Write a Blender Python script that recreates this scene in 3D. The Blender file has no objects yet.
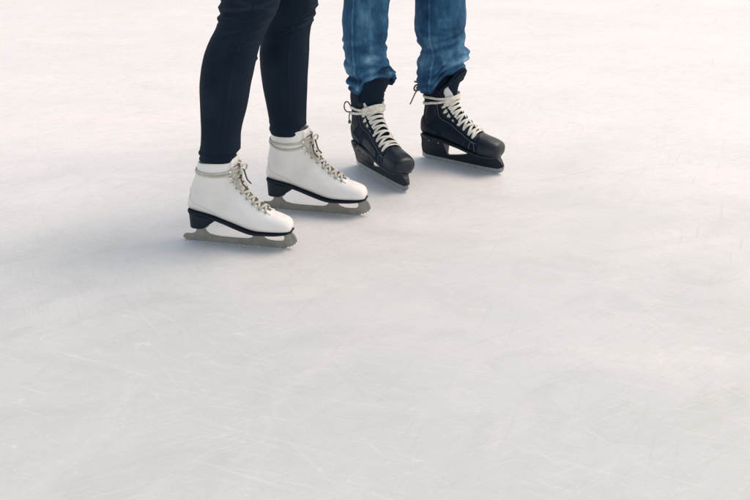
import bpy, math, random
from mathutils import Vector, Matrix, noise
random.seed(7)
R = math.radians
PI = math.pi
sc = bpy.context.scene
C = sc.collection

# ------------------------------------------------------------------ materials
def mat(name, col, rough=.5, metal=0., spec=.5, bump=None, vary=None, sheen=0., coat=0.):
    m = bpy.data.materials.new(name); m.use_nodes = True
    nt = m.node_tree; N = nt.nodes; L = nt.links
    b = N['Principled BSDF']
    b.inputs['Base Color'].default_value = (*col, 1)
    b.inputs['Roughness'].default_value = rough
    b.inputs['Metallic'].default_value = metal
    b.inputs['Specular IOR Level'].default_value = spec
    b.inputs['Sheen Weight'].default_value = sheen
    b.inputs['Coat Weight'].default_value = coat
    tc = N.new('ShaderNodeTexCoord')
    if vary:
        sca, amt, col2 = vary
        n = N.new('ShaderNodeTexNoise'); n.inputs['Scale'].default_value = sca; n.inputs['Detail'].default_value = 6
        L.new(tc.outputs['Object'], n.inputs['Vector'])
        cr = N.new('ShaderNodeMapRange'); cr.inputs['From Min'].default_value = .35; cr.inputs['From Max'].default_value = .7
        cr.inputs['To Max'].default_value = amt
        L.new(n.outputs['Fac'], cr.inputs['Value'])
        mx = N.new('ShaderNodeMix'); mx.data_type = 'RGBA'
        mx.inputs['A'].default_value = (*col, 1); mx.inputs['B'].default_value = (*col2, 1)
        L.new(cr.outputs['Result'], mx.inputs['Factor']); L.new(mx.outputs['Result'], b.inputs['Base Color'])
    if bump:
        sca, st, dist = bump
        n = N.new('ShaderNodeTexNoise'); n.inputs['Scale'].default_value = sca; n.inputs['Detail'].default_value = 4
        L.new(tc.outputs['Object'], n.inputs['Vector'])
        bp = N.new('ShaderNodeBump'); bp.inputs['Strength'].default_value = st; bp.inputs['Distance'].default_value = dist
        L.new(n.outputs['Fac'], bp.inputs['Height']); L.new(bp.outputs['Normal'], b.inputs['Normal'])
    return m

M = {}
M['white_leather'] = mat('white_leather', (.86, .84, .83), .42, bump=(70, .30, .0016), vary=(16, .5, (.69, .655, .62)))
M['white_lining'] = mat('white_lining', (.72, .72, .72), .8, vary=(60, .4, (.60, .60, .60)))
M['navy_sole'] = mat('navy_sole', (.005, .012, .025), .5, spec=.3, bump=(300, .2, .0005))
M['dark_tongue'] = mat('dark_tongue', (.13, .12, .105), .8, bump=(300, .5, .001))
M['grey_thread'] = mat('grey_thread', (.13, .15, .17), .7)
M['pale_thread'] = mat('pale_thread', (.50, .48, .46), .7)
M['beige_lace'] = mat('beige_lace', (.60, .575, .515), .85, bump=(900, .6, .0006), vary=(90, .8, (.44, .42, .37)))
M['dark_lace'] = mat('dark_lace', (.075, .08, .07), .8, bump=(900, .5, .0006))
M['white_lace'] = mat('white_lace', (.84, .81, .74), .85, bump=(900, .6, .0006), vary=(70, .7, (.52, .49, .42)))
M['hook_metal'] = mat('hook_metal', (.82, .80, .76), .25, metal=.6)
M['brass'] = mat('brass', (.16, .12, .07), .4, metal=.7)
M['dull_steel'] = mat('dull_steel', (.34, .325, .295), .45, metal=.35, bump=(120, .3, .0008), vary=(55, .8, (.25, .24, .22)))
M['bright_steel'] = mat('bright_steel', (.50, .52, .53), .35, metal=.6, vary=(70, .7, (.34, .36, .37)))
M['black_leather'] = mat('black_leather', (.0045, .012, .026), .5, spec=.25, bump=(220, .35, .001), vary=(30, .6, (.008, .015, .025)))
M['black_suede'] = mat('black_suede', (.0045, .0125, .030), .8, spec=.2, bump=(500, .5, .0008), vary=(30, .7, (.009, .017, .030)), sheen=.0)
M['black_plastic'] = mat('black_plastic', (.0045, .012, .023), .36, spec=.4, bump=(90, .2, .0008), vary=(25, .7, (.010, .018, .025)))
M['tongue_felt'] = mat('tongue_felt', (.006, .016, .031), .9, spec=.15, bump=(600, .6, .001), sheen=.0)
M['white_felt'] = mat('white_felt', (.62, .63, .64), .9, bump=(500, .5, .001))
M['leather_strap'] = mat('leather_strap', (.15, .145, .13), .6)
M['skin'] = mat('skin', (.55, .36, .28), .5)
M['hair'] = mat('hair', (.06, .035, .02), .6)
M['grey_wool'] = mat('grey_wool', (.30, .30, .32), .9)
M['navy_wool'] = mat('navy_wool', (.04, .05, .09), .9)
M['groove'] = mat('groove', (.54, .55, .55), .6, vary=(16, 1., (.66, .66, .655)))
M['snow'] = mat('snow', (.86, .87, .88), .7)

def legging_mat():
    m = mat('black_stretch_denim', (.0035, .011, .024), .8, spec=.16, bump=(700, .4, .0006), vary=(14, .9, (.006, .017, .032)), sheen=.0)
    nt = m.node_tree; N = nt.nodes; L = nt.links; b = N['Principled BSDF']
    src = b.inputs['Base Color'].links[0].from_socket                 # crease ridges painted slightly paler, as if lit, with a little rubbing
    at = N.new('ShaderNodeAttribute'); at.attribute_name = 'wear_and_light'
    q = N.new('ShaderNodeMapRange'); q.inputs['From Min'].default_value = .01; q.inputs['From Max'].default_value = .10; q.inputs['To Max'].default_value = .6
    mx = N.new('ShaderNodeMix'); mx.data_type = 'RGBA'; mx.inputs['B'].default_value = (.018, .032, .048, 1)
    L.new(at.outputs['Fac'], q.inputs['Value']); L.new(q.outputs['Result'], mx.inputs['Factor']); L.new(src, mx.inputs['A']); L.new(mx.outputs['Result'], b.inputs['Base Color'])
    return m
M['leggings'] = legging_mat()

def denim_mat():
    m = bpy.data.materials.new('blue_denim'); m.use_nodes = True
    nt = m.node_tree; N = nt.nodes; L = nt.links; b = N['Principled BSDF']
    b.inputs['Roughness'].default_value = .85; b.inputs['Specular IOR Level'].default_value = .2
    tc = N.new('ShaderNodeTexCoord')
    mp = N.new('ShaderNodeMapping'); mp.inputs['Scale'].default_value = (1, 1, .62)
    L.new(tc.outputs['Object'], mp.inputs['Vector'])
    n1 = N.new('ShaderNodeTexNoise'); n1.inputs['Scale'].default_value = 13; n1.inputs['Detail'].default_value = 5; n1.inputs['Roughness'].default_value = .62
    L.new(mp.outputs['Vector'], n1.inputs['Vector'])
    at = N.new('ShaderNodeAttribute'); at.attribute_name = 'wear_and_light'
    add = N.new('ShaderNodeMath'); add.operation = 'ADD'
    m1 = N.new('ShaderNodeMapRange'); m1.inputs['From Min'].default_value = .35; m1.inputs['From Max'].default_value = .75
    m1.inputs['To Min'].default_value = .06; m1.inputs['To Max'].default_value = .90
    L.new(n1.outputs['Fac'], m1.inputs['Value'])
    L.new(m1.outputs['Result'], add.inputs[0]); L.new(at.outputs['Fac'], add.inputs[1])
    # yarn streaks, much longer than wide
    mp2 = N.new('ShaderNodeMapping'); mp2.inputs['Scale'].default_value = (420, 420, 60)
    L.new(tc.outputs['Object'], mp2.inputs['Vector'])
    n2 = N.new('ShaderNodeTexNoise'); n2.inputs['Scale'].default_value = 1; n2.inputs['Detail'].default_value = 3
    L.new(mp2.outputs['Vector'], n2.inputs['Vector'])
    m2 = N.new('ShaderNodeMapRange'); m2.inputs['To Min'].default_value = -.07; m2.inputs['To Max'].default_value = .07
    m2.inputs['From Min'].default_value = .3; m2.inputs['From Max'].default_value = .7
    L.new(n2.outputs['Fac'], m2.inputs['Value'])
    add2 = N.new('ShaderNodeMath'); add2.operation = 'ADD'
    L.new(add.outputs[0], add2.inputs[0]); L.new(m2.outputs['Result'], add2.inputs[1])
    cr = N.new('ShaderNodeValToRGB')
    e = cr.color_ramp.elements
    e[0].position = 0; e[0].color = (.007, .032, .075, 1)
    e[1].position = 1; e[1].color = (.27, .42, .56, 1)
    k = cr.color_ramp.elements.new(.38); k.color = (.026, .098, .195, 1)
    k = cr.color_ramp.elements.new(.68); k.color = (.090, .215, .350, 1)
    L.new(add2.outputs[0], cr.inputs['Fac']); L.new(cr.outputs['Color'], b.inputs['Base Color'])
    bp = N.new('ShaderNodeBump'); bp.inputs['Strength'].default_value = .4; bp.inputs['Distance'].default_value = .0006
    L.new(n2.outputs['Fac'], bp.inputs['Height']); L.new(bp.outputs['Normal'], b.inputs['Normal'])
    return m
M['denim'] = denim_mat()

def ice_mat():
    m = bpy.data.materials.new('rink_ice'); m.use_nodes = True
    nt = m.node_tree; N = nt.nodes; L = nt.links; b = N['Principled BSDF']
    tc = N.new('ShaderNodeTexCoord')
    def noisev(rot, scl, detail=5, rough=.6, dist=0.):
        mp = N.new('ShaderNodeMapping'); mp.vector_type = 'TEXTURE'; mp.inputs['Rotation'].default_value = (0, 0, R(rot)); mp.inputs['Scale'].default_value = (1 / scl[0], 1 / scl[1], 1)
        L.new(tc.outputs['Object'], mp.inputs['Vector'])
        n = N.new('ShaderNodeTexNoise'); n.inputs['Scale'].default_value = 1; n.inputs['Detail'].default_value = detail
        n.inputs['Roughness'].default_value = rough; n.inputs['Distortion'].default_value = dist
        L.new(mp.outputs['Vector'], n.inputs['Vector']); return n.outputs['Fac']
    def rng(v, a, bb, c=0., d=1.):
        q = N.new('ShaderNodeMapRange'); q.interpolation_type = 'SMOOTHSTEP'
        for k, x in (('From Min', a), ('From Max', bb), ('To Min', c), ('To Max', d)): q.inputs[k].default_value = x
        L.new(v, q.inputs['Value']); return q.outputs['Result']
    def mix(f, A, B):
        q = N.new('ShaderNodeMix'); q.data_type = 'RGBA'
        for sock, val in (('A', A), ('B', B)):
            if isinstance(val, tuple): q.inputs[sock].default_value = (*val, 1)
            else: L.new(val, q.inputs[sock])
        L.new(f, q.inputs['Factor']); return q.outputs['Result']
    def mul(a, bb):
        q = N.new('ShaderNodeMath'); q.operation = 'MULTIPLY'
        for i, v in enumerate((a, bb)):
            if isinstance(v, float): q.inputs[i].default_value = v
            else: L.new(v, q.inputs[i])
        return q.outputs[0]
    cloud = noisev(0, (1.1, 2.2), 5, .55, .6)
    c = mix(rng(cloud, .34, .66), ICE_A, ICE_B)
    # dimmer light on the near ice, painted as a grey ragged-edged blotch round (-.35, 1.0), paler ice beyond it
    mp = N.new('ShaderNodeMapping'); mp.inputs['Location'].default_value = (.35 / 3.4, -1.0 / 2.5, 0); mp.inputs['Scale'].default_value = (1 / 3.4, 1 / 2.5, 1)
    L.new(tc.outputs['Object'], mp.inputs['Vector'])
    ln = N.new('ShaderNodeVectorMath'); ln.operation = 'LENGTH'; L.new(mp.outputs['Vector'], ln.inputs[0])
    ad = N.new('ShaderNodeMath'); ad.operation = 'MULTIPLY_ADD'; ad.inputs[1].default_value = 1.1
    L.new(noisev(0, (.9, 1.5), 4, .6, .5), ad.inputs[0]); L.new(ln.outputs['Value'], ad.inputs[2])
    painted_dim = rng(ad.outputs[0], 1.65, .75)
    c = mix(mul(painted_dim, PAINTED_DIM), c, ICE_E)
    amt = rng(painted_dim, 0., 1., .06, .36)
    c = mix(mul(rng(noisev(20, (3.2, 5.5), 7, .66, 1.2), .46, .68), amt), c, (.46, .48, .475))
    c = mix(mul(rng(noisev(65, (3.0, 6.5), 7, .66, 1.0), .50, .70), mul(amt, .45)), c, ICE_A)
    wipe = noisev(-9, (3.4, 6.5), 7, .68, 1.0)                 # wide swept bands left by the resurfacer and skates
    c = mix(mul(rng(wipe, .48, .78), .26), c, ICE_C)
    fine = noisev(-14, (24, 36), 6, .75, 1.2)
    c = mix(mul(rng(fine, .55, .82), .28), c, ICE_C)
    frost = noisev(11, (22, 40), 6, .72, 1.0)
    c = mix(mul(rng(frost, .58, .80), .5), c, ICE_D)
    # short soft scuffs in crossing directions, in patches
    for i, (rot, sx, sy, th) in enumerate(((34, 5, 110, .66), (-26, 4, 95, .66), (70, 4.5, 100, .67), (-56, 5, 110, .67), (17, 5, 90, .68), (-38, 7, 150, .68), (48, 9, 210, .64), (-14, 8, 190, .64), (-68, 9, 200, .65), (25, 8, 180, .65))):
        v = rng(noisev(rot, (sx, sy), 3, .5, .35), th - .08, th + .06)
        patch = rng(noisev(rot * 2 + 11, (1.9, 1.6), 3, .6), .36, .58)
        c = mix(mul(mul(v, patch), .26 if i % 2 == 0 else .15), c, (.47, .48, .475) if i % 2 == 0 else ICE_D)
    mott = noisev(-12, (28, 60), 6, .7, .8)
    c = mix(mul(rng(mott, .45, .75), .35), c, ICE_C)
    speck = noisev(0, (75, 75), 3, .6)
    c = mix(mul(rng(speck, .70, .78), .5), c, ICE_D)
    L.new(c, b.inputs['Base Color'])
    b.inputs['IOR'].default_value = 1.31
    L.new(rng(cloud, .3, .7, .44, .58), b.inputs['Roughness'])
    b.inputs['Specular IOR Level'].default_value = .8
    h = N.new('ShaderNodeMath'); h.operation = 'ADD'; L.new(fine, h.inputs[0]); L.new(mul(wipe, .8), h.inputs[1])
    bp = N.new('ShaderNodeBump'); bp.inputs['Strength'].default_value = .22; bp.inputs['Distance'].default_value = .004
    L.new(h.outputs[0], bp.inputs['Height']); L.new(bp.outputs['Normal'], b.inputs['Normal'])
    return m
PAINTED_DIM = .9; ICE_A = (.83, .795, .80); ICE_B = (.78, .765, .765); ICE_C = (.56, .57, .57); ICE_D = (.88, .87, .865); ICE_E = (.53, .56, .56)
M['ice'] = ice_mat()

# ------------------------------------------------------------------ mesh helpers
class MB:
    def __init__(s): s.v = []; s.f = []
    def add(s, vs, fs):
        o = len(s.v); s.v += [tuple(p) for p in vs]; s.f += [tuple(i + o for i in f) for f in fs]
    def grid(s, rows, close_u=False, close_v=False):
        n = len(rows); m = len(rows[0]); fs = []
        for i in range(n if close_v else n - 1):
            for j in range(m if close_u else m - 1):
                a, b = i * m + j, i * m + (j + 1) % m
                c, d = ((i + 1) % n) * m + (j + 1) % m, ((i + 1) % n) * m + j
                fs.append((a, b, c, d))
        s.add([p for r in rows for p in r], fs)
    def cap(s, ring, flip=False):
        c = sum((Vector(p) for p in ring), Vector()) / len(ring); n = len(ring)
        s.add(list(ring) + [c], [((i + 1) % n, i, n) if flip else (i, (i + 1) % n, n) for i in range(n)])
    def tube(s, pts, rx, ry=None, nrm=None, seg=8, caps=True, closed=False):
        ry = ry or rx; pts = [Vector(p) for p in pts]; rows = []; n = len(pts); up = Vector((.13, .21, .97))
        for i, p in enumerate(pts):
            t = (pts[(i + 1) % n] - pts[i - 1]) if closed else (pts[min(i + 1, n - 1)] - pts[max(i - 1, 0)])
            t = t.normalized() if t.length > 1e-9 else Vector((1, 0, 0))
            u = Vector(nrm[i]) if nrm else up
            side = t.cross(u)
            if side.length < 1e-5: side = t.cross(Vector((1, 0, 0)))
            side.normalize(); u = side.cross(t).normalized()
            a = rx[i] if isinstance(rx, list) else rx; bb = ry[i] if isinstance(ry, list) else ry
            rows.append([p + side * a * math.cos(2 * PI * k / seg) + u * bb * math.sin(2 * PI * k / seg) for k in range(seg)])
        s.grid(rows, True, closed)
        if caps and not closed: s.cap(rows[0]); s.cap(rows[-1], True)
    def ball(s, c, r, seg=8, sq=(1, 1, 1)):
        c = Vector(c); rows = []
        for i in range(seg + 1):
            a = PI * i / seg
            rows.append([c + Vector((r * sq[0] * math.sin(a) * math.cos(2 * PI * k / (seg + 2)), r * sq[1] * math.sin(a) * math.sin(2 * PI * k / (seg + 2)), r * sq[2] * math.cos(a))) for k in range(seg + 2)])
        s.grid(rows, True)
    def extrude(s, poly, half):               # (x,z) outline, half thickness in y: number or function of (x,z)
        hf = half if callable(half) else (lambda x, z: half)
        n = len(poly); vs = [(x, -hf(x, z), z) for x, z in poly] + [(x, hf(x, z), z) for x, z in poly]
        s.add(vs, [tuple(range(n)), tuple(range(2 * n - 1, n - 1, -1))] + [(i, i + n, (i + 1) % n + n, (i + 1) % n) for i in range(n)])
    def build(s, name, m, parent=None, smooth=True, bevel=0., label=None, sub=0, recalc=True):
        me = bpy.data.meshes.new(name); me.from_pydata(s.v, [], s.f)
        import bmesh
        bm = bmesh.new(); bm.from_mesh(me)
        bmesh.ops.remove_doubles(bm, verts=bm.verts, dist=1e-6)
        if recalc: bmesh.ops.recalc_face_normals(bm, faces=bm.faces)
        bm.to_mesh(me); bm.free()
        if smooth: me.polygons.foreach_set('use_smooth', [True] * len(me.polygons))
        me.materials.append(m)
        o = bpy.data.objects.new(name, me); C.objects.link(o); o.parent = parent
        if label: o['label'] = label
        if bevel:
            b = o.modifiers.new('bevel', 'BEVEL'); b.width = bevel; b.segments = 2; b.limit_method = 'ANGLE'; b.angle_limit = R(40); b.harden_normals = True
        if sub:
            b = o.modifiers.new('sub', 'SUBSURF'); b.levels = b.render_levels = sub
        return o

def empty(name, loc=(0, 0, 0), rz=0, parent=None, label=None, cat=None, group=None):
    o = bpy.data.objects.new(name, None); C.objects.link(o); o.location = loc; o.rotation_euler = (0, 0, rz); o.parent = parent
    o.empty_display_size = .05
    if label: o['label'] = label
    if cat: o['category'] = cat
    if group: o['group'] = group
    return o

def crom(tab, s):                             # Catmull-Rom through the rows of a table
    n = len(tab); s = min(max(s, 0), n - 1 - 1e-6); i = int(s); t = s - i
    p0, p1, p2, p3 = tab[max(i - 1, 0)], tab[i], tab[min(i + 1, n - 1)], tab[min(i + 2, n - 1)]
    return [.5 * (2 * b + (c - a) * t + (2 * a - 5 * b + 4 * c - d) * t * t + (3 * b - a - 3 * c + d) * t ** 3) for a, b, c, d in zip(p0, p1, p2, p3)]
def spline(pts, per=8):
    return [Vector(crom(pts, i / per)) for i in range((len(pts) - 1) * per + 1)]
def smooth(a, b, x):
    t = min(max((x - a) / (b - a), 0), 1); return t * t * (3 - 2 * t)

class Boot:                                   # surface fanning from the toe over the heel up the shaft
    def __init__(s, tab, lean=0., z0=.09, z1=.22, crease=0., power=.86):
        s.tab = tab; s.lean = lean; s.z0 = z0; s.z1 = z1; s.crease = crease; s.pw = power
    def p(s, u, th, off=0.):
        ox, oz, ix, iz, w, tp = crom(s.tab, u)
        c, n = math.cos(th), math.sin(th)
        cc = math.copysign(abs(c) ** s.pw, c); nn = math.copysign(abs(n) ** s.pw, n)
        x = (ox + ix) / 2 + (ix - ox) / 2 * cc; z = (oz + iz) / 2 + (iz - oz) / 2 * cc
        y = w * nn * (1 - tp * (.5 + .5 * c) * 1.1)
        if s.crease and off is not None:
            k = s.crease * noise.noise(Vector((x * 28, y * 28, z * 28))) + s.crease * .5 * math.sin(z * 210 + 5 * noise.noise(Vector((x * 20, y * 20, z * 20)))) * smooth(.10, .14, z) * smooth(.20, .15, z)
            y += math.copysign(1, n) * k * abs(nn)
            x += k * c * .6
        x -= s.lean * smooth(s.z0, s.z1, z) * (.4 + .6 * smooth(s.z0, s.z1, z))
        v = Vector((x, y, z))
        if off: v += s.n(u, th) * off
        return v
    def n(s, u, th):
        e = .03
        a = s.p(u + e, th) - s.p(u - e, th); b = s.p(u, th + e) - s.p(u, th - e)
        n = a.cross(b)
        if n.length < 1e-9: return Vector((1, 0, 0))
        n.normalize()
        ox, oz, ix, iz, w, tp = crom(s.tab, u)
        if u < 2.5:
            ox, oz, ix, iz, w, tp = crom(s.tab, u + 2)
        cen = Vector(((ox + ix) / 2 - s.lean * smooth(s.z0, s.z1, (oz + iz) / 2), 0, (oz + iz) / 2))
        return n if n.dot(s.p(u, th) - cen) > 0 else -n
    def body(s, u0, u1, du=.125, seg=56):
        k = int(round((u1 - u0) / du)); return [[s.p(u0 + du * i, 2 * PI * j / seg) for j in range(seg)] for i in range(k + 1)]
    def slab(s, mb, us, th0, th1, lift, nt=14):       # raised patch with rim; th0/th1 may be functions of u
        f0 = th0 if callable(th0) else (lambda u: th0); f1 = th1 if callable(th1) else (lambda u: th1)
        top = []; low = []
        for u in us:
            a, b = f0(u), f1(u)
            ths = [a + (b - a) * j / nt for j in range(nt + 1)]
            top.append([s.p(u, t, lift * (.45 if j in (0, nt) else 1)) for j, t in enumerate(ths)]); low.append([s.p(u, t, -.002) for t in ths])
        rows = [r + low[i][::-1] for i, r in enumerate(top)]
        mb.grid(rows, True); mb.cap(rows[0]); mb.cap(rows[-1], True)
    def at_z(s, th, z, lo, hi):
        for _ in range(30):
            m = (lo + hi) / 2
            if s.p(m, th).z < z: lo = m
            else: hi = m
        return lo
    def loop(s, mb, zf, lo, hi, off, rx, ry, n=72, front=0.):
        ps = []; ns = []
        for i in range(n):
            th = 2 * PI * i / n; u = s.at_z(th, zf(th), lo, hi)
            nn = s.n(u, th); nn.z *= .3; nn.normalize()
            ps.append(s.p(u, th) + nn * (off + front * max(0, math.cos(th)) ** .7)); ns.append(nn)
        mb.tube(ps, rx, ry, ns, 8, closed=True)
    def lace(s, mb, u0, th0, u1, th1, off, rx, ry, bow=.0015, over=1., n=12, wob=.0):
        ps = []; ns = []
        for i in range(n + 1):
            t = i / n; u = u0 + (u1 - u0) * t; th = th0 + (th1 - th0) * t
            nn = s.n(u, th)
            o = off + bow * math.sin(PI * t) + over * .0016 * math.exp(-((t - .5) / .18) ** 2) - .003 * (max(0, .12 - t) + max(0, t - .88)) / .12
            ps.append(s.p(u, th) + nn * o + Vector((0, 0, wob * math.sin(t * 9 + u0 * 5)))); ns.append(nn)
        mb.tube(ps, rx, ry, ns, 8)

# ------------------------------------------------------------------ white figure skate
FIG = [  # sole/heel/back x,z | vamp/front x,z | half width | taper
 (.2925, .0570, .2935, .0610, .004, .0), (.2900, .0510, .2920, .0710, .018, .1), (.2800, .0480, .2840, .0830, .028, .15),
 (.2570, .0460, .2640, .0920, .0360, .22), (.2260, .0455, .2390, .1000, .0410, .32), (.1920, .0465, .2130, .1120, .0430, .42),
 (.1540, .0560, .1915, .1290, .040, .46), (.1160, .0680, .1745, .1470, .036, .40), (.0740, .0795, .1635, .1630, .033, .30),
 (.0370, .0865, .1580, .1750, .0325, .20), (.0210, .0930, .1550, .1850, .0325, .12), (.0180, .1070, .1535, .1940, .0335, .06),
 (.0250, .1320, .1525, .2020, .035, .02), (.0370, .1640, .1525, .2100, .037, 0), (.0480, .1940, .1535, .2220, .040, 0), (.0540, .2200, .1550, .2360, .0415, 0)]

def figure_skate(person, loc, rz, lean, label, seed):
    rnd = random.Random(seed)
    root = empty('figure_skate', loc, rz, person, label)
    B = Boot(FIG, lean, .10, .21, crease=.0026)
    mb = MB(); rows = B.body(0, 15); mb.grid(rows, True); mb.cap(rows[0])
    # rolled collar and a closed lining just inside
    top = rows[-1]; cen = sum(top, Vector()) / len(top)
    r2 = [p + (cen - p).normalized() * .003 + Vector((0, 0, .0015)) for p in top]
    r3 = [p + (cen - p).normalized() * .006 - Vector((0, 0, .004)) for p in top]
    r4 = [p + (cen - p).normalized() * .009 - Vector((0, 0, .02)) for p in top]
    mb.grid([top, r2, r3, r4], True); mb.cap(r4, True)
    mb.build('boot', M['white_leather'], root)
    # tongue and the two facings over it
    mb = MB(); B.slab(mb, [4.05 + i * .16 for i in range(60)], lambda u: -.42, lambda u: .42, .0012); mb.build('tongue', M['dark_tongue'], root)
    for sg in (-1, 1):
        mb = MB(); B.slab(mb, [3.85 + i * .16 for i in range(69)], lambda u: sg * (.20  if u < 4.4 else .34), lambda u: sg * (.62 + .0 * u), .0026, 8)
        mb.build('facing', M['white_leather'], root)
    # seams
    mb = MB()
    for sg in (-1, 1):
        ps = [(12.6, 2.95), (11.8, 2.55), (10.6, 2.25), (9.4, 2.10), (8.3, 2.15), (7.3, 2.45)]
        ps = [crom(ps, i / 6) for i in range(31)]
        mb.tube([B.p(u, sg * t, .0001) for u, t in ps], .0008, .0004, seg=5)
    mb.tube([B.p(10.6 + i * .2, PI, .0001) for i in range(22)], .0010, .0006, seg=5)
    mb.build('seam', M['pale_thread'], root)
    # sole and heel
    mb = MB(); rows = []
    for i in range(81):
        u = .3 + i * .12
        if u > 9.95: break
        ox, oz, ix, iz, w, tp = crom(B.tab, u); hw = w * .90 + .0004
        if u < 2: hw *= .9 + .05 * u
        if u > 8.6: hw = .032 * math.sqrt(max(.02, 1 - ((u - 8.6) / 1.5) ** 2)) + .003
        th_ = .0022
        ex = ox + (.003 if u < 1.2 else 0)
        rows.append([Vector((ex, y * hw, oz + zz)) for y, zz in ((-.97, .0008), (-1.0, -.0004), (-.97, -th_), (-.5, -th_), (0, -th_), (.5, -th_), (.97, -th_), (1.0, -.0004), (.97, .0008), (0, .003))])
    mb.grid(rows, True); mb.cap(rows[0]); mb.cap(rows[-1], True)
    mb.build('sole', M['navy_sole'], root)
    mb = MB(); rows = []
    for t in [i / 7 for i in range(8)]:
        ring = []
        for k in range(40):
            a = 2 * PI * k / 40; c, n = math.cos(a), math.sin(a)
            c2 = math.copysign(abs(c) ** (.55 if c > 0 else .9), c); n2 = math.copysign(abs(n) ** .75, n)
            x0, x1 = .0195 + .0025 * t, .100 - .037 * t ** 1.3
            x = (x0 + x1) / 2 + (x1 - x0) / 2 * c2; y = n2 * (.0305 - .005 * t)
            ztop = .0915 - .0035 - (x - .016) * .20; zb = .0435 - .05 * max(0, x - .015) * .5
            ring.append(Vector((x, y, ztop * (1 - t) + zb * t)))
        rows.append(ring)
    mb.grid(rows, True); mb.cap(rows[0]); mb.cap(rows[-1], True)
    mb.build('heel', M['navy_sole'], root, bevel=.001)
    # blade with stanchions and toe picks
    out = [(-.002, .006), (.003, .001), (.02, 0), (.14, 0), (.262, 0), (.276, .0015), (.2800, .0060), (.2845, .0035), (.2880, .0090), (.2925, .0075), (.2945, .0135), (.2990, .0130), (.3005, .0190), (.3040, .0200),
           (.3030, .0280), (.2990, .0370), (.2930, .0440), (.2870, .0520), (.2600, .0480), (.2650, .0400), (.2710, .0320), (.2700, .0240), (.2640, .0195), (.2480, .0180), (.2330, .0185), (.2220, .0215), (.2150, .0270), (.2120, .0480),
           (.1900, .0490), (.1880, .0285), (.1830, .0215), (.1730, .0182), (.1500, .0172), (.1100, .0172), (.0860, .0185), (.0700, .0220), (.0615, .0290), (.0580, .0370), (.0575, .0460), (.0365, .0460), (.0365, .0370), (.0335, .0270), (.0270, .0210), (.0180, .0188), (.0060, .0182), (-.001, .0150), (-.0035, .0105)]
    mb = MB(); mb.extrude(out, lambda x, z: .0019 + .0012 * smooth(.02, .04, z))
    mb.build('blade', M['dull_steel'], root, smooth=False, bevel=.0006)
    for x0, x1, z, hw in ((.028, .068, .0435, .018), (.176, .270, .0425, .024)):
        mb = MB()
        ring = lambda zz: [Vector(((x0 + x1) / 2 + (x1 - x0) / 2 * math.copysign(abs(math.cos(a)) ** .6, math.cos(a)), hw * math.copysign(abs(math.sin(a)) ** .7, math.sin(a)), zz)) for a in [2 * PI * k / 24 for k in range(24)]]
        a, b = ring(z - .0012), ring(z + .001); mb.grid([a, b], True); mb.cap(a); mb.cap(b, True)
        mb.build('blade_plate', M['dull_steel'], root, smooth=False)
    # eyelets, hooks, laces
    E = .50
    ey = [4.35, 5.0, 5.7, 6.45, 7.3, 8.2]; hk = [9.6, 11.3, 13.0]
    for u in ey:
        for sg in (-1, 1):
            mb = MB(); c = B.p(u, sg * .60, .0026); n = B.n(u, sg * .60); q = n.to_track_quat('Z', 'Y')
            mb.tube([c + q @ Vector((.0019 * math.cos(a), .0019 * math.sin(a), 0)) for a in [2 * PI * k / 12 for k in range(12)]], .0008, .0008, [n] * 12, 6, closed=True)
            mb.build('eyelet', M['brass'], root)
    for u in hk:
        for sg in (-1, 1):
            mb = MB(); c = B.p(u, sg * .66, .004); n = B.n(u, sg * .66)
            mb.ball(c + n * .0012, .0036, 8); mb.tube([c - n * .004, c + n * .001], .0015); mb.build('hook', M['hook_metal'], root)
    mb = MB()
    allp = ey + hk
    for i in range(len(allp) - 1):
        for sg in (-1, 1):
            for rep in range(2 if i > 3 else 1):
                j = (rnd.random() - .5) * .12
                B.lace(mb, allp[i] + .30 * rep + j, sg * (.60 - .06 * rep), allp[i + 1] - .05 + .28 * rep + j, -sg * (.62 - .08 * rep), .0042 + .0012 * rep + .0008 * (sg > 0), .0034, .0015, .002, sg * .5 + .5, wob=.0006)
    # wraps round the ankle
    zz = .204
    ph = rnd.random() * 6
    B.loop(mb, lambda th: zz + .0025 * math.sin(th + ph) - .003 * (1 - abs(math.cos(th))), 10, 15, .0020, .0032, .0017)
    B.loop(mb, lambda th: zz - .008 - .010 * lean / .014 * math.sin(th) ** 2 + .002 * math.sin(2 * th + ph), 10, 15, .0022, .0032, .0017)
    for k in range(4):
        u = 12.1 + .45 * k; B.lace(mb, u, -.62, u + (.5 if k % 2 else -.3), .62, .0050 + .0006 * k, .0032, .0016, .003, 0)
    mb.build('lace', M['beige_lace'], root)
    # knot, loops and ends in front of the shaft
    k0 = B.p(12.4, 0, .0095)
    def w(dx, dy, dz): return k0 + Vector((dx, dy, dz))
    mb = MB(); mb.ball(k0, .0065, 8, (.8, 1.2, .9))
    for sg in (-1, 1):
        mb.tube(spline([w(0, 0, 0), w(.005, sg * .008, .008), w(.009, sg * .017, .009), w(.010, sg * .022, .002), w(.008, sg * .018, -.006), w(.003, sg * .008, -.003), w(0, 0, 0)], 6), .0030, .0018)
    mb.build('lace_bow', M['beige_lace'], root)
    mb = MB()
    for pts in ([w(.001, 0, 0), w(.006, -.010, -.006), w(.007, -.017, -.018), w(.011, -.018, -.032), w(.021, -.016, -.044)],
                [w(.001, 0, 0), w(.006, .008, -.004), w(.009, .010, -.016), w(.014, .009, -.030), w(.024, .008, -.040)],
                [w(.001, 0, 0), w(.004, -.006, .006), w(.002, -.011, .012), w(.001, -.008, .018)]):
        mb.tube(spline(pts, 6), .0032, .0020)
    mb.build('lace_end', M['dark_lace'], root)
    return root

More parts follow.
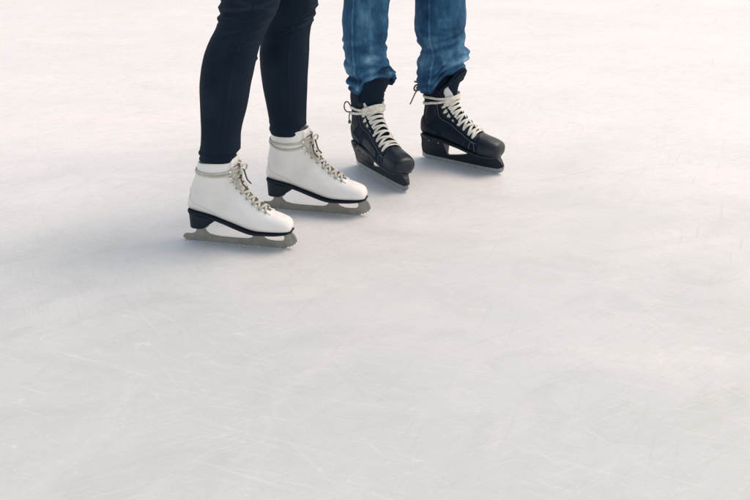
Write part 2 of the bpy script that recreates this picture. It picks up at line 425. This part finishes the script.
# ------------------------------------------------------------------ black hockey skate
HOC = [
 (.2690, .0690, .2705, .0740, .005, .0), (.2670, .0600, .2700, .0840, .020, .05), (.2590, .0540, .2630, .0945, .0325, .10),
 (.2370, .0520, .2410, .1020, .0405, .16), (.2050, .0540, .2080, .1090, .0450, .24), (.1720, .0600, .1800, .1195, .0460, .34),
 (.1380, .0670, .1560, .1370, .0450, .40), (.1050, .0710, .1360, .1520, .0410, .38), (.0700, .0750, .1220, .1660, .0370, .30),
 (.0340, .0780, .1130, .1780, .0360, .20), (.0050, .0810, .1080, .1890, .0350, .12), (-.0060, .0920, .1050, .1990, .0350, .06),
 (-.0060, .1150, .1030, .2080, .0370, .03), (.0030, .1450, .1020, .2160, .0400, .02), (.0080, .1750, .1020, .2240, .0430, 0), (.0060, .2060, .1030, .2320, .0450, 0), (.0040, .2360, .1030, .2540, .0450, 0), (.0200, .2640, .0960, .2860, .0370, 0)]

def hockey_skate(person, loc, rz, lean, label, seed, back_tie, wz, tdrop, flap):
    rnd = random.Random(seed)
    root = empty('hockey_skate', loc, rz, person, label)
    B = Boot(HOC, lean, .10, .21, crease=.0014)
    mb = MB(); rows = B.body(0, 17); mb.grid(rows, True); mb.cap(rows[0])
    top = rows[-1]; cen = sum(top, Vector()) / len(top)
    r2 = [p + (cen - p).normalized() * .003 + Vector((0, 0, .003)) for p in top]
    r3 = [p + (cen - p).normalized() * .008 + Vector((0, 0, -.002)) for p in top]
    r4 = [p + (cen - p).normalized() * .011 - Vector((0, 0, .02)) for p in top]
    mb.grid([top, r2, r3, r4], True); mb.cap(r4, True)
    mb.build('boot', M['black_suede'], root)
    # hard toe cap, raised
    mb = MB(); us = [.12 + .1 * i for i in range(42)]; seg = 56; rows = []
    for i, u in enumerate(us):
        row = []
        for j in range(seg):
            th = 2 * PI * j / seg; uu = u + (u / 4.2) * (.35 * (1 - abs(math.sin(th / 2))) * 1.0 - .35 * abs(math.sin(th)))
            row.append(B.p(uu, th, .0028 if i < len(us) - 1 else -.001))
        rows.append(row)
    mb.grid(rows, True); mb.cap(rows[0]); mb.build('toe_cap', M['black_plastic'], root)
    # side panel and heel counter
    for sg in (-1, 1):
        mb = MB(); B.slab(mb, [5.3 + i * .12 for i in range(24)], lambda u: sg * (1.50 + .03 * (u - 6) ** 2), lambda u: sg * (2.25 - .04 * (u - 6.6) ** 2), .0012, 10)
        mb.build('side_panel', M['black_leather'], root)
        mb = MB(); B.slab(mb, [10.6 + i * .14 for i in range(26)], lambda u: sg * 1.36, lambda u: sg * 2.05, .0012, 8)
        mb.build('ankle_panel', M['black_leather'], root)
    mb = MB(); B.slab(mb, [8.6 + i * .14 for i in range(30)], lambda u: PI - 1.25 + .10 * (u - 10) ** 2 * .5, lambda u: PI + 1.25 - .10 * (u - 10) ** 2 * .5, .0018, 24); mb.build('heel_counter', M['black_leather'], root)
    for sg in (-1, 1):
        mb = MB(); B.slab(mb, [4.2 + i * .16 for i in range(67)], lambda u: sg * (.30 if u < 4.6 else .62), lambda u: sg * 1.18, .0026, 10)
        mb.build('facing', M['black_leather'], root)
    mb = MB()
    for sg in (-1, 1):
        mb.tube([B.p(4.1 + i * .2, sg * (1.32 + .03 * math.sin(i * .3)), .0006) for i in range(48)], .0011, .0008, seg=5)
        # arch-shaped stitched mark beside the toe cap
        arc = [(4.15, 2.10), (4.2, 1.75), (4.28, 1.50), (4.45, 1.38), (4.68, 1.42), (4.78, 1.65), (4.80, 2.10)]
        mb.tube([B.p(a, sg * b, .0008) for a, b in [crom(arc, i / 5) for i in range(31)]], .0010, .0008, seg=5)
    mb.build('stitching', M['grey_thread'], root)
    # tongue, wide and wrapped round the shin
    path = spline([(.142, .140), (.114, .172), (.103, .202), (.104, .232), (.112, .258), (.124, .280), (.133, .297)], 5)
    def T(t, a, off=0.):
        q = crom([tuple(p) for p in path], t * (len(path) - 1)); hw = .030 + .014 * smooth(.15, .7, t) - .004 * smooth(.85, 1, t)
        y = a * hw
        return Vector((q[0] - .62 * y * y / .04 - lean * smooth(.10, .21, q[1]) + off, y * (1 + off * 3), q[1] - tdrop * abs(a) ** 2.4 * smooth(.25, 1, t)))
    path = [Vector((p[0], p[1], 0)) for p in path]
    fr = []
    for i in range(31):
        t = i / 30
        fr.append([T(t, j / 10 - 1, .0045 * (1 - abs(j / 10 - 1) ** 6) + .0005) for j in range(21)] + [T(t, j / 10 - 1, -.0045 * (1 - abs(j / 10 - 1) ** 6) - .0005) for j in range(21)][::-1])
    mb = MB(); mb.grid(fr, True); mb.cap(fr[0]); mb.cap(fr[-1], True)
    mb.build('tongue', M['tongue_felt'], root)
    # padded rim round the tongue and the pale lining flaps beside it
    mb = MB(); edge = [T(.35 + .65 * i / 12, -1.0) for i in range(12)] + [T(1, j / 10 - 1) for j in range(21)] + [T(1 - .65 * i / 12, 1.0) for i in range(1, 13)]
    mb.tube([p + Vector((-.003, 0, .001)) for p in edge], .0050, .0050)
    mb.build('tongue_rim', M['black_suede'], root)
    for sg, fl in ((-1, flap), (1, .35)):
        if not fl: continue
        mb = MB(); gr = []
        for i in range(9):
            t = .36 + .36 * fl * i / 8; a1 = .90; a0 = a1 - (.10 + .62 * fl * (1 - i / 8) ** 1.5)
            gr.append([T(t, sg * (a0 + (a1 - a0) * k / 5), .0068) for k in range(6)] + [T(t, sg * (a0 + (a1 - a0) * k / 5), .0030) for k in range(6)][::-1])
        mb.grid(gr, True); mb.cap(gr[0]); mb.cap(gr[-1], True)
        mb.build('lining_flap', M['white_felt'], root)
    # outsole
    mb = MB(); rows = []
    for i in range(81):
        u = .5 + i * .12
        if u > 10.3: break
        ox, oz, ix, iz, w, tp_ = crom(B.tab, u); hw = w * .80
        if u > 9: hw = .031 * math.sqrt(max(.02, 1 - ((u - 9) / 1.5) ** 2)) + .003
        rows.append([Vector((ox, y * hw, oz + zz)) for y, zz in ((-1, .004), (-1, 0), (-.92, -.004), (0, -.004), (.92, -.004), (1, 0), (1, .004))])
    mb.grid(rows, True); mb.cap(rows[0]); mb.cap(rows[-1], True)
    mb.build('outsole', M['black_plastic'], root)
    # blade holder (front and rear towers joined by a bridge) and steel
    hold = [(-.004, .020), (.010, .0130), (.05, .0125), (.14, .0125), (.22, .0130), (.262, .0150), (.281, .0230), (.2800, .0300), (.2720, .0400), (.2640, .0480), (.2660, .0600), (.262, .0640), (.172, .0640), (.168, .0600), (.163, .0500),
            (.158, .0440), (.148, .0390), (.120, .0320), (.092, .0265), (.086, .0290), (.080, .0700), (.078, .0790), (.004, .0860), (-.001, .0800), (.003, .0700), (.001, .0600), (-.006, .0400)]
    mb = MB(); mb.extrude(hold, lambda x, z: .0048 + .019 * smooth(.028, .075, z) ** 1.1)
    mb.build('blade_holder', M['black_plastic'], root, smooth=False, bevel=.0012)
    st = [(-.006, .010), (-.003, .003), (.012, .0), (.14, 0), (.255, 0), (.270, .003), (.279, .010), (.283, .021), (.2815, .0245), (.262, .0165), (.22, .0145), (.14, .0140), (.05, .0140), (.010, .0145), (-.005, .0215)]
    mb = MB(); mb.extrude(st, .0021); mb.build('blade', M['bright_steel'], root, smooth=False, bevel=.0005)
    for x, z, hw in ((.030, .066, .021), (.064, .064, .021), (.185, .052, .016), (.235, .052, .016)):
        for sg in (-1, 1):
            mb = MB(); mb.ball((x, sg * hw, z), .0026, 6); mb.build('rivet', M['bright_steel'], root)
    # laces
    ey = [4.6, 5.25, 5.95, 6.75, 7.65, 8.7, 9.9, 11.3, 12.7]
    for u in ey:
        for sg in (-1, 1):
            mb = MB(); c = B.p(u, sg * 1.02, .0026); n = B.n(u, sg * 1.02); q = n.to_track_quat('Z', 'Y')
            mb.tube([c + q @ Vector((.0022 * math.cos(a), .0022 * math.sin(a), 0)) for a in [2 * PI * k / 12 for k in range(12)]], .0009, .0009, [n] * 12, 6, closed=True)
            mb.build('eyelet', M['brass'], root)
    mb = MB()
    for i in range(len(ey) - 1):
        for sg in (-1, 1):
            j = (rnd.random() - .5) * .10
            B.lace(mb, ey[i] + j, sg * 1.10, ey[i + 1] + j, -sg * 1.02, .0042 + .0006 * (sg > 0), .0038, .0011, .004, sg * .5 + .5, wob=.0004)
    B.lace(mb, ey[0], -.9, ey[0], .9, .0040, .0036, .0013, .002, 0)
    zz = wz
    B.loop(mb, lambda th: zz + .012 + .006 * math.cos(th) + .0015 * math.sin(2 * th), 9, 15, .0030, .0040, .0018, front=.009)
    B.loop(mb, lambda th: zz - .001 + .014 * math.cos(th) + .0020 * math.sin(th), 9, 15, .0038, .0040, .0018, front=.010)
    for k in range(3):
        u = 11.9 + .6 * k; B.lace(mb, u, -.9, u + (.5 if k % 2 else -.2), .9, .0090 + .0006 * k, .0038, .0016, .004, 0)
    mb.build('lace', M['white_lace'], root)
    # tie at the back of the ankle
    th = -2.55 if back_tie else -2.15
    b0 = B.p(B.at_z(th, zz + .004, 9, 15), th, .003)
    Lx, Ly = (-.82, -.57) if back_tie else (-.53, -.85)
    ko, kz, ks = (.004, .008, 1.15) if back_tie else (0, 0, 1)
    w = lambda o, dz, k=0.: b0 + Vector((Lx * (o * ks + ko) - Ly * k, Ly * (o * ks + ko) + Lx * k, dz * ks + kz))
    if back_tie:
        mb = MB()
        mb.ball(w(.010, .018), .0075, 8, (1, 1, .9)); mb.ball(w(.003, .016, .004), .006, 8)
        mb.tube(spline([w(.004, .018), w(.012, .028, .006), w(.020, .024, .010), w(.020, .014, .008), w(.010, .012), w(.004, .018)], 6), .0028)
        mb.tube(spline([w(.002, .026), w(.006, .038), w(.014, .034), w(.021, .036)], 6), .0026)
        mb.build('lace_knot', M['leather_strap'], root)
        mb = MB(); mb.tube(spline([w(.010, .016), w(.018, .004), w(.024, -.010), w(.031, -.026)], 6), .0021)
        mb.build('lace_end', M['leather_strap'], root)
    else:
        mb = MB()
        mb.tube(spline([w(-.004, .000), w(.005, .018), w(.013, .021), w(.018, .012), w(.017, -.001), w(.010, -.009), w(-.002, -.010)], 6), .0020)
        mb.build('lace_loop', M['leather_strap'], root)
        mb = MB(); mb.ball(w(.003, -.040), .0048, 8, (1, 1, 1.3)); mb.tube(spline([w(.001, -.008), w(.004, -.024), w(.003, -.040)], 4), .0018)
        mb.build('lace_end', M['leather_strap'], root)
    return root

# ------------------------------------------------------------------ legs
def leg_rows(tab, cuff, wr, seam_th=None, seg=112, dz=.0025, hem=0., nz=.0):
    """tab rows: z, cx, cy, rx, ry ; cuff(th) -> z of hem ; wr: wrinkles (z0, th0, span, amp, width, slope)"""
    zs = [r[0] for r in tab]
    def ev(z):
        z = min(max(z, zs[0]), zs[-1])
        for i in range(len(zs) - 1):
            if z <= zs[i + 1]: break
        return crom(tab, i + (z - zs[i]) / (zs[i + 1] - zs[i]))
    n = int((zs[-1] - zs[0]) / dz); rows = []; wear_and_light = []
    for i in range(n + 1):
        t = i / n; row = []; wrw = []
        for j in range(seg):
            th = 2 * PI * j / seg
            zc = cuff(th); z = zc + (zs[-1] - zc) * t
            _, cx, cy, rx, ry = ev(z)
            d = 0; 
            for (z0, th0, span, amp, wd, sl) in wr:
                a = math.atan2(math.sin(th - th0), math.cos(th - th0))
                q = (z - z0 - sl * a) / wd
                if abs(q) < 3: d += amp * math.exp(-q * q) * math.exp(-(a / span) ** 2)
            d += nz * noise.noise(Vector((math.cos(th) * 1.6, math.sin(th) * 1.6, z * 16)))
            e = z - zc
            if hem:
                d *= .15 + .85 * smooth(0, .028, e)
                q = noise.noise(Vector((math.cos(th) * 1.3 + 9, math.sin(th) * 1.3, 0)))
                k = noise.noise(Vector((math.cos(th) * 1.1, math.sin(th) * 1.1 + 5, 3)))
                d += hem * (-1.1 * math.exp(-(e / .006) ** 2) + (.9 + 1.0 * q) * math.exp(-((e - .013 - .006 * k) / .006) ** 2) - .5 * math.exp(-((e - .024 - .008 * k) / .005) ** 2)
                            + (.7 - 1.2 * q) * math.exp(-((e - .034 - .010 * k) / .007) ** 2) - .5 * math.exp(-((e - .047 - .01 * q) / .006) ** 2) + (.5 + k) * math.exp(-((e - .060 + .012 * q) / .009) ** 2))
            sm = 0
            if seam_th is not None:
                a = abs(math.atan2(math.sin(th - seam_th), math.cos(th - seam_th))) * rx
                sm = math.exp(-(a / .003) ** 2); d += (.0012 if hem else .0006) * sm
            row.append(Vector((cx + (rx + d) * math.cos(th), cy + (ry + d) * math.sin(th), z)))
            wrw.append(-.16 * hem / .0040 * smooth(.34, .27, z) + (.20 if hem else .045) * sm - .12 * (math.exp(-((a - .006) / .003) ** 2) if seam_th is not None else 0) + max(-.25, min(.3, d * 38)))  # paler on crease ridges and seam, darker towards the jeans hem
        rows.append(row); wear_and_light.append(wrw)
    # folded hem, then back up inside
    c0 = sum(rows[0], Vector()) / seg
    def inn(row, k, dz_): return [p + (Vector((c0.x, c0.y, p.z)) - p).normalized() * k + Vector((0, 0, dz_)) for p in row]
    pre = [inn(rows[0], .006, .03), inn(rows[0], .004, .004), inn(rows[0], .0025, -.0008), inn(rows[0], .0008, -.0010)]
    rows = pre + rows; wear_and_light = [wear_and_light[0]] * 4 + wear_and_light
    return rows, wear_and_light

def trousers(name, m, parent, legs, pelvis, label):
    mb = MB(); ww = []
    for rows, wear_and_light in legs:
        mb.grid(rows, True); ww += [x for r in wear_and_light for x in r]
        mb.cap(rows[-1], True); ww += [0] * (len(rows[-1]) + 1)
    prow = []
    for z, cx, cy, rx, ry in pelvis:
        prow.append([Vector((cx + rx * math.cos(a), cy + ry * math.sin(a), z)) for a in [2 * PI * k / 48 for k in range(48)]])
    mb.grid(prow, True); mb.cap(prow[0]); mb.cap(prow[-1], True); ww += [0] * (len(prow) * 48 + 98)
    me = bpy.data.meshes.new(name); me.from_pydata(mb.v, [], mb.f)
    at = me.attributes.new('wear_and_light', 'FLOAT', 'POINT'); at.data.foreach_set('value', ww)
    import bmesh
    bm = bmesh.new(); bm.from_mesh(me); bmesh.ops.recalc_face_normals(bm, faces=bm.faces); bm.to_mesh(me); bm.free()
    me.polygons.foreach_set('use_smooth', [True] * len(me.polygons)); me.materials.append(m)
    o = bpy.data.objects.new(name, me); C.objects.link(o); o.parent = parent; o['label'] = label
    return o

# ------------------------------------------------------------------ the setting
mb = MB(); S = 150
mb.add([(-S, -S, 0), (S, -S, 0), (S, S, 0), (-S, S, 0)], [(0, 1, 2, 3)])
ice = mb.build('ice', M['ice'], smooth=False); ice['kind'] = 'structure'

# loose shavings thrown up beside the runners
mb = MB(); rnd = random.Random(3)
def crumbs(a, b, n, spread):
    for _ in range(int(n * 1.2)):
        t = rnd.random(); x = a[0] + (b[0] - a[0]) * t + rnd.gauss(0, spread); y = a[1] + (b[1] - a[1]) * t + rnd.gauss(0, spread) - .004
        r = rnd.uniform(.0004, .0010) * (1 if rnd.random() < .93 else 2.2)
        mb.ball((x, y, r * .1), r, 4, (rnd.uniform(1, 2.6), rnd.uniform(.8, 1.4), .45))

# ------------------------------------------------------------------ woman in black leggings
WO = (-.30, 2.54, 0)
woman = empty('person', WO, 0, None, 'person in tight black leggings wearing white lace-up figure skates, standing in side view on ice', 'person', 'skaters standing side by side')
figure_skate(woman, Vector((-.4869, 2.4501, 0)) - Vector(WO), R(-12.3), .0, 'white figure skate nearest the open ice, its toe in front of the other', 11).scale = (.985, .985, .985)
figure_skate(woman, Vector((-.3116, 2.6723, 0)) - Vector(WO), R(-12.2), .016, 'white figure skate set further back, next to the black hockey skates', 12).scale = (1.01, 1.0, 1.0)
def rel(tab, o): return [(z, cx - o[0], cy - o[1], rx, ry) for z, cx, cy, rx, ry in tab]
Lf = rel([(.200, -.383, 2.432, .0500, .0510), (.225, -.382, 2.432, .0495, .0505), (.26, -.378, 2.432, .0485, .0475), (.30, -.374, 2.433, .0495, .046), (.36, -.364, 2.435, .0575, .054), (.41, -.358, 2.438, .0618, .058), (.452, -.349, 2.44, .0638, .060),
          (.484, -.340, 2.442, .0640, .060), (.515, -.328, 2.444, .0618, .059), (.546, -.312, 2.446, .0605, .060), (.581, -.297, 2.45, .067, .064), (.602, -.290, 2.452, .0695, .067), (.66, -.284, 2.46, .074, .074), (.74, -.292, 2.475, .080, .082), (.84, -.302, 2.50, .088, .088)], WO)
Lr = rel([(.195, -.2315, 2.655, .0475, .0500), (.215, -.2315, 2.655, .0475, .0498), (.245, -.231, 2.655, .0480, .0475), (.295, -.233, 2.655, .0530, .048), (.35, -.2345, 2.655, .0590, .055), (.43, -.2335, 2.655, .0640, .060), (.48, -.227, 2.655, .0615, .059),
          (.521, -.217, 2.655, .0590, .059), (.56, -.206, 2.655, .060, .062), (.62, -.215, 2.65, .068, .068), (.72, -.245, 2.63, .078, .078), (.84, -.275, 2.60, .088, .088)], WO)
rw = random.Random(5)
wf = [(.575, PI, .8, -.0035, .005, .012), (.590, PI, .7, .004, .004, .0), (.566, PI, .7, .003, .004, -.004), (.556, PI, .6, -.002, .003, .0), (.603, PI, .9, -.002, .003, 0),
      (.470, 0, .35, .003, .003, 0), (.60, -1.2, .7, .0025, .004, -.02), (.584, -1.1, .8, -.002, .004, -.015), (.545, -.7, .6, .0018, .005, .02), (.52, -.9, .5, -.0015, .005, .018)]
wr2 = [(.556, 0, .6, .003, .004, .0), (.545, 0, .6, -.002, .004, 0), (.532, -.2, .7, .0035, .004, .006), (.518, -.2, .6, .003, .004, .004), (.524, -.9, .7, -.002, .004, .02), (.50, -1.2, .7, -.0018, .005, .02)]
wf += [(.600, -1.6, 1.1, .0024, .003, .012), (.590, -1.5, 1.1, -.002, .003, .012), (.553, -1.3, .9, .0020, .0035, .016), (.543, -1.4, .9, -.0018, .0035, .018), (.515, -1.0, .8, .0018, .004, .03), (.572, -1.9, .8, .0018, .003, -.01)]
wr2 += [(.540, -1.0, .9, .0022, .0035, .022), (.530, -1.0, .9, -.002, .0035, .022), (.505, -.9, .8, .0018, .004, .03)]
for k in range(22):
    for W, zb in ((wf, .218), (wr2, .206)):
        W.append((zb + rw.uniform(.0, .045), rw.uniform(0, 2 * PI), rw.uniform(.5, 1.1), rw.choice((-1, 1)) * rw.uniform(.0008, .0019), rw.uniform(.003, .005), rw.uniform(-.008, .008)))
for W, zb in ((wf, .220), (wr2, .212)):
    W += [(zb + .004, PI, .8, .0022, .0035, 0), (zb + .013, PI, .8, -.0016, .004, 0), (zb + .022, PI, .7, .0018, .004, 0), (zb + .012, 0, .6, .0015, .004, 0)]
for W in (wf, wr2):
    for k in range(14):
        W.append((rw.uniform(.47, .61), rw.uniform(-2.6, -.2), rw.uniform(.4, .8), rw.choice((-1, 1)) * rw.uniform(.001, .0022), rw.uniform(.0025, .004), rw.uniform(-.02, .03)))
trousers('leggings', M['leggings'], woman,
         [leg_rows(Lf, lambda th: .2265 + .024 * smooth(.55, 1, math.cos(th)), wf, -1.3, nz=.002), leg_rows(Lr, lambda th: .2225 + .022 * smooth(.30, 1, math.cos(th)), wr2, -1.3, nz=.002)],
         rel([(.76, -.295, 2.55, .06, .10), (.80, -.295, 2.55, .10, .15), (.88, -.295, 2.55, .115, .175), (.96, -.29, 2.55, .105, .165), (1.03, -.285, 2.55, .090, .135)], WO), 'tight black leggings with creases behind the knees')

# ------------------------------------------------------------------ man in blue jeans
MA = (.09, 3.03, 0)
man = empty('person', MA, 0, None, 'person in blue jeans bunched over black hockey skates with white laces, feet apart on ice', 'person', 'skaters standing side by side')
hockey_skate(man, Vector((-.0521, 3.021, 0)) - Vector(MA), R(-58.4), .0, 'black hockey skate pointing towards the viewer, next to the white skates', 21, False, .187, .018, .3)
hockey_skate(man, Vector((.1533, 3.0963, 0)) - Vector(MA), R(-35), .0, 'black hockey skate on the far side, its lace knotted behind the ankle', 22, True, .197, .040, 1.0)
Jl = rel([(.235, -.010, 2.965, .058, .060), (.26, -.010, 2.967, .066, .064), (.285, -.012, 2.97, .070, .066), (.32, -.022, 2.975, .065, .063), (.345, -.027, 2.98, .060, .060), (.39, -.028, 2.985, .063, .062), (.447, -.027, 2.99, .067, .066), (.504, -.0235, 2.995, .067, .068), (.60, -.01, 3.0, .075, .076), (.74, .01, 3.0, .086, .088), (.92, .04, 3.0, .095, .10)], MA)
Jr = rel([(.215, .190, 3.055, .058, .060), (.26, .191, 3.056, .066, .064), (.30, .1965, 3.06, .070, .067), (.338, .204, 3.065, .070, .067), (.3655, .198, 3.068, .069, .067), (.40, .192, 3.072, .074, .070), (.43, .191, 3.075, .076, .072), (.489, .1906, 3.08, .0755, .073), (.60, .18, 3.08, .08, .08), (.74, .165, 3.06, .088, .09), (.92, .145, 3.05, .095, .10)], MA)
rj = random.Random(9)
wl = []; wrr = []
for W, zb in ((wl, .25), (wrr, .245)):
    z = zb
    while z < .40:
        a = rj.uniform(0, 2 * PI); amp = rj.uniform(.005, .0105) * (1 if z < .33 else .5)
        W.append((z, a, rj.uniform(.8, 1.6), amp, rj.uniform(.006, .011), rj.uniform(-.022, .022)))
        W.append((z + .012, a + rj.uniform(-.6, .6), rj.uniform(.6, 1.2), -amp * .75, rj.uniform(.005, .009), rj.uniform(-.022, .022)))
        z += rj.uniform(.009, .016)
    for k in range(14):
        W.append((rj.uniform(.28, .42), rj.uniform(-3, .3), rj.uniform(.3, .7), rj.choice((-1, 1)) * rj.uniform(.0015, .0032), rj.uniform(.003, .006), rj.uniform(-.04, .04)))
    for k in range(14):
        W.append((rj.uniform(.38, .55), rj.uniform(0, 2 * PI), rj.uniform(.5, .9), rj.choice((-1, 1)) * rj.uniform(.0012, .003), rj.uniform(.008, .016), rj.uniform(-.05, .05)))
wl += [(.282, 0.0, .7, .007, .008, .01), (.262, .1, .7, .006, .007, .01), (.272, -.9, 1., -.006, .007, .02), (.29, PI, .6, -.004, .008, 0)]
wrr += [(.338, 0.1, .6, .006, .010, .01), (.318, PI, .7, .006, .008, .0), (.300, -1.0, 1., -.006, .007, .015), (.35, PI, .7, -.005, .010, 0)]
trousers('jeans', M['denim'], man,
         [leg_rows(Jl, lambda th: .252 + .010 * math.cos(th + .3) + .030 * smooth(.25, .80, math.cos(th + 1.0)), wl, -2.15, hem=.0040, nz=.004), leg_rows(Jr, lambda th: .228 + .010 * math.cos(th + .6) + .050 * smooth(.10, .75, math.cos(th + .55)), wrr, -2.05, hem=.0040, nz=.004)],
         rel([(.84, .09, 3.03, .08, .09), (.90, .09, 3.03, .15, .13), (.98, .09, 3.03, .17, .14), (1.06, .09, 3.03, .16, .13)], MA), 'blue jeans with faded patches, crumpled at the hems')

crumbs((-.487, 2.445), (-.19, 2.382), 150, .006); crumbs((-.311, 2.667), (-.01, 2.60), 120, .006); crumbs((-.45, 2.40), (-.3, 2.37), 25, .03)
crumbs((.153, 3.09), (.377, 2.935), 60, .006); crumbs((-.052, 3.015), (.086, 2.79), 60, .006)
sn = mb.build('snow', M['snow'], smooth=True); sn['kind'] = 'stuff'

# ------------------------------------------------------------------ light, camera
SUN_EL, SUN_ROT = R(57), R(60)
w = bpy.data.worlds.new('World'); sc.world = w; w.use_nodes = True
nt = w.node_tree; bg = nt.nodes['Background']
sky = nt.nodes.new('ShaderNodeTexSky'); sky.sky_type = 'NISHITA'; sky.sun_disc = False
sky.sun_elevation = SUN_EL; sky.sun_rotation = SUN_ROT; sky.air_density = 1.0; sky.dust_density = 1.5; sky.ozone_density = 1.0
mx = nt.nodes.new('ShaderNodeMix'); mx.data_type = 'RGBA'; mx.blend_type = 'MULTIPLY'; mx.inputs['Factor'].default_value = 1
mx.inputs['B'].default_value = (1, .795, .575, 1)                # thin cloud takes the blue out of the sky
nt.links.new(sky.outputs['Color'], mx.inputs['A']); nt.links.new(mx.outputs['Result'], bg.inputs['Color']); bg.inputs['Strength'].default_value = .15
ld = bpy.data.lights.new('sun', 'SUN'); ld.energy = .5; ld.angle = R(40); ld.color = (1, .95, .90)
lo = bpy.data.objects.new('sun', ld); C.objects.link(lo)
d = Vector((math.sin(SUN_ROT) * math.cos(SUN_EL), math.cos(SUN_ROT) * math.cos(SUN_EL), math.sin(SUN_EL)))
lo.rotation_euler = d.to_track_quat('Z', 'Y').to_euler(); lo.location = d * 20

cd = bpy.data.cameras.new('camera'); cd.lens = 50; cd.sensor_width = 36; cd.clip_end = 1000; cd.clip_start = .05
cam = bpy.data.objects.new('camera', cd); C.objects.link(cam); cam.location = (0, 0, 1.06); cam.rotation_euler = (R(90 - 24), 0, 0)
sc.camera = cam
sc.view_settings.view_transform = 'Standard'; sc.view_settings.look = 'None'; sc.view_settings.gamma = 1
sc.view_settings.use_curve_mapping = False
sc.view_settings.exposure = 1.16
